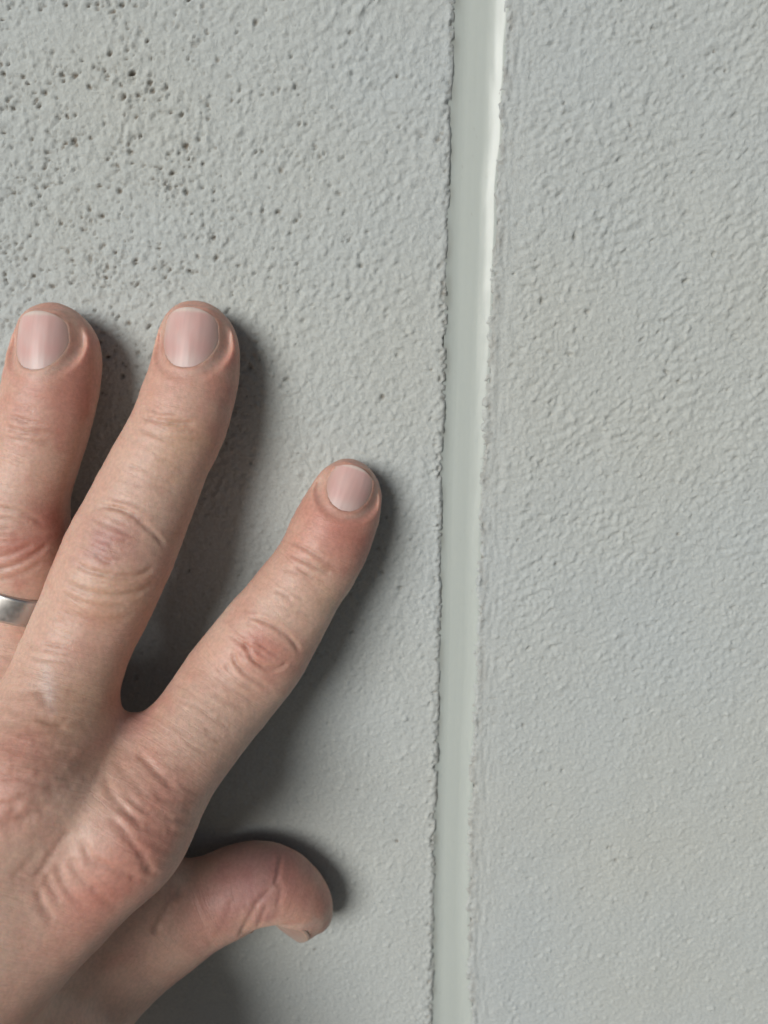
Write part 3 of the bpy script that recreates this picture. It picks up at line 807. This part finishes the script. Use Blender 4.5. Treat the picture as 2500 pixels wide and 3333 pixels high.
def nail(nm, px, py, L, Wd, Rc, rise=0.0, tilt=0.0, label=None):
    global V
    f = FINGERS[nm]
    n = f['n']; P = f['P']
    tan = unit(P[0, :3] - P[10, :3]) if nm != 'thumb' else unit(P[0, :3] - P[6, :3])
    n = unit(n - tan * (n @ tan)); b = np.cross(tan, n)
    if nm == 'thumb':
        c0 = P[6, :3]
    else:
        c0 = hit(px, py)
        # nearest axis point, so that the plate centre sits on the dorsal line
        k = int(np.argmin(np.linalg.norm(P[:20, :3] - c0, axis=1))); c0 = P[k, :3] + tan * ((c0 - P[k, :3]) @ tan)
    r = bv.ray_cast(Vector(c0 + n * 30), Vector(-n))
    top = np.array(r[0])
    n0 = n
    n = unit(n0 + tan * tilt); tan = unit(tan - n * (tan @ n)); b = np.cross(tan, n)
    O = top + n * rise - tan * (L / 2)
    def plate(s, a_):
        return -(a_ ** 2) / (2 * Rc) * (1 + 0.02 * a_ ** 2) - (s - 0.42 * L) ** 2 / (2 * 55.0)
    # seat the plate in the finger
    rel = V - O; s = rel @ tan; a_ = rel @ b; hh = rel @ n
    m = np.where((s > -5) & (s < L + 4) & (np.abs(a_) < Wd / 2 + 4.5) & (hh > -7.5) & (hh < 4))[0]
    s, a_, hh = s[m], a_[m], hh[m]
    oy = np.linspace(0, L, 40); ow = outline(oy, L, Wd, 0.62 * L)
    poly = np.concatenate([np.stack([oy, ow], 1), np.stack([oy[::-1], -ow[::-1]], 1)])
    dmin = np.full(len(m), 1e9)
    for k in range(len(poly)):
        A = poly[k]; Bq = poly[(k + 1) % len(poly)]; d = Bq - A; dd = max(d @ d, 1e-9)
        tt = np.clip(((s - A[0]) * d[0] + (a_ - A[1]) * d[1]) / dd, 0, 1)
        dmin = np.minimum(dmin, np.hypot(s - A[0] - tt * d[0], a_ - A[1] - tt * d[1]))
    ins = (s > 0) & (s < L) & (np.abs(a_) < outline(np.clip(s, 0, L), L, Wd, 0.62 * L))
    e = np.where(ins, -dmin, dmin)
    pl = plate(s, a_)
    free = sstep(L - 1.6, L - 0.2, s)                         # beyond the free edge there is no fold
    inside_t = pl - 0.55
    fold = pl + 0.16 + 0.10 * np.exp(-((e - 1.0) / 0.8) ** 2)
    tip_t = pl - 0.75 - 0.10 * e
    outside = fold * (1 - free) + tip_t * free
    sgn = 1.0 if b[0] < 0 else -1.0
    face = sstep(0.25, 0.7, N[m] @ n)
    w_out = (sstep(3.0, 0.6, e) * (1 - free) + sstep(1.5, 0.1, e) * free) * face
    lap = sstep(-0.75, -0.05, e)
    tgt = np.where(e < 0, inside_t * (1 - lap) + outside * lap, outside)
    wgt = np.where(e < 0, 1.0, w_out)
    V[m] += n * ((tgt - hh) * wgt)[:, None]
    rim = ((0.16 + 0.34 * sstep(0, -3, a_ * sgn)) * np.exp(-((e - 0.9) / 0.55) ** 2) * sstep(-0.2, 0.25, e) * (1 - free))[:, None]
    col[m] = col[m] * (1 - rim) + np.array([0.66, 0.50, 0.42]) * rim
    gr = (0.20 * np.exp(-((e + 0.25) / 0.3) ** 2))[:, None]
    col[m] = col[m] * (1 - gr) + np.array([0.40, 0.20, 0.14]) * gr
    # the plate itself: a curved sheet with thickness
    ns, na = 40, 33
    ss = np.linspace(0.02, 1, ns)[:, None] * L; q = np.linspace(-1, 1, na)[None, :]
    aa = q * (outline(ss[:, 0], L, Wd, 0.62 * L)[:, None] + 0.12); ss = np.broadcast_to(ss, aa.shape).copy()
    ss = ss - 0.30 * (ss > 0.85 * L) * (q ** 2) * 2.0 * sstep(0.85 * L, L, ss)
    hh = plate(ss, aa) + 0.025 * noise2(aa / 0.8, ss / 9, 101) + 0.05 * noise2(aa / 4, ss / 4, 104)
    Pt = O + ss[..., None] * tan + aa[..., None] * b + hh[..., None] * n
    Pb = Pt - n * 0.5
    nv = ns * na
    fs = grid_faces(ns, na); ring_ = np.concatenate([np.arange(na), np.arange(1, ns) * na + na - 1, (ns - 1) * na + np.arange(na - 2, -1, -1), np.arange(ns - 2, 0, -1) * na])
    side = np.stack([ring_, np.roll(ring_, -1), np.roll(ring_, -1) + nv, ring_ + nv], 1)
    FF = np.concatenate([fs, fs[:, ::-1] + nv, side[:, ::-1]])
    me = mesh_from('fingernail', W(np.concatenate([Pt.reshape(-1, 3), Pb.reshape(-1, 3)])), FF)
    x = ss / L
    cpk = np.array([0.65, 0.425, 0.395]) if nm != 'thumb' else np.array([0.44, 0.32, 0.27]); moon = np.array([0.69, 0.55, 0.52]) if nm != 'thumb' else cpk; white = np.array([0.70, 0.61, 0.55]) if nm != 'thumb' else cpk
    cpk = cpk * (1 + 0.05 * rng.normal())
    kk = 0.45 * np.clip(sstep(0.36, 0.10, x + 0.10 * q ** 2), 0, 1)[..., None]
    cc = cpk * (1 - kk) + moon * kk
    ke = (0.65 * sstep(0.72, 1.0, np.abs(q) + 0 * x))[..., None]
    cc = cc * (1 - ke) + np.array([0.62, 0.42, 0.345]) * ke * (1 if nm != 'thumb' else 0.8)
    kf = sstep(0.90, 0.96, x + 0.0 * q)[..., None] * 0.75
    cc = cc * (1 - kf) + white * kf
    cc = cc * (1 + 0.06 * noise2(aa / 0.6, ss / 7, 102)[..., None] + np.array([0.0, 0.07, 0.07]) * noise2(aa / 3.0, ss / 3.0, 103)[..., None])
    cc = cc.reshape(-1, 3); colour_attr(me, np.concatenate([cc, cc]))
    NAILS.append(('thumbnail' if nm == 'thumb' else 'fingernail', me, label))

nail('middle', 636, 1100, 12.2, 11.4, 8.0, 0.0, 0.02)
nail('index', 1130, 1588, 9.8, 9.8, 6.8, 0.0, 0.02)
nail('ring', 168, 1110, 11.8, 11.2, 8.0, 0.0, 0.02)
nail('little', -250, 1585, 8.0, 8.6, 6.4, 0.0, 0.02)
nail('thumb', 985, 3010, 11.0, 12.0, 9.0, -0.1, 0.03, 'thumbnail turned down, seen almost edge on')

hm = mesh_from('hand', W(V), F)
ax_ = hm.attributes.new('along', 'FLOAT', 'POINT')
hand_axis = unit(at(-100, 3300, 40) - at(300, 2750, 35))
ax_.data.foreach_set('value', np.where(near < 5, svals, base @ hand_axis).astype(np.float32))
colour_attr(hm, col)
hand = add_obj('hand', hm, SKIN, label='bare left hand with fingers spread and pressed against the plaster wall', cat='hand')
for nm, me, lb in NAILS:
    o = add_obj(nm, me, NAIL, parent=hand, label=lb)

# wedding band on the ring finger: a flat band with rounded edges --------------
P = FINGERS['ring']['P']
ctr = at(50, 1938, lift(18.5)); k = int(np.argmin(np.linalg.norm(P[:, :3] - ctr, axis=1)))
ax = unit(P[k - 3, :3] - P[k + 3, :3]); c0 = P[k, :3]; ax = unit(ax + np.array([0.16, 0.0, 0.0]))
nn = FINGERS['ring']['n']; nn = unit(nn - ax * (nn @ ax)); bb = np.cross(ax, nn)
R = P[k, 3] * 0.985; hw, th = 2.85, 0.75
prof = [(-hw + .3, -th), (-hw, -th + .35), (-hw, 0.25), (-hw + .22, .52), (-hw + .7, .62), (0, .66), (hw - .7, .62), (hw - .22, .52), (hw, .25), (hw, -th + .35), (hw - .3, -th)]
nr = 120; vv = []
for i in range(nr):
    a0 = 2 * math.pi * i / nr
    d = math.cos(a0) * bb + math.sin(a0) * nn * 0.86
    for (x, y) in prof:
        vv.append(c0 + d * (R + y + 0.5) + ax * x)
npf = len(prof)
fr = [(i * npf + j, i * npf + (j + 1) % npf, ((i + 1) % nr) * npf + (j + 1) % npf, ((i + 1) % nr) * npf + j) for i in range(nr) for j in range(npf)]
rm = mesh_from('finger_ring', W(np.array(vv)), fr)
add_obj('finger_ring', rm, METAL, label='plain silver wedding band worn on the ring finger', cat='ring')
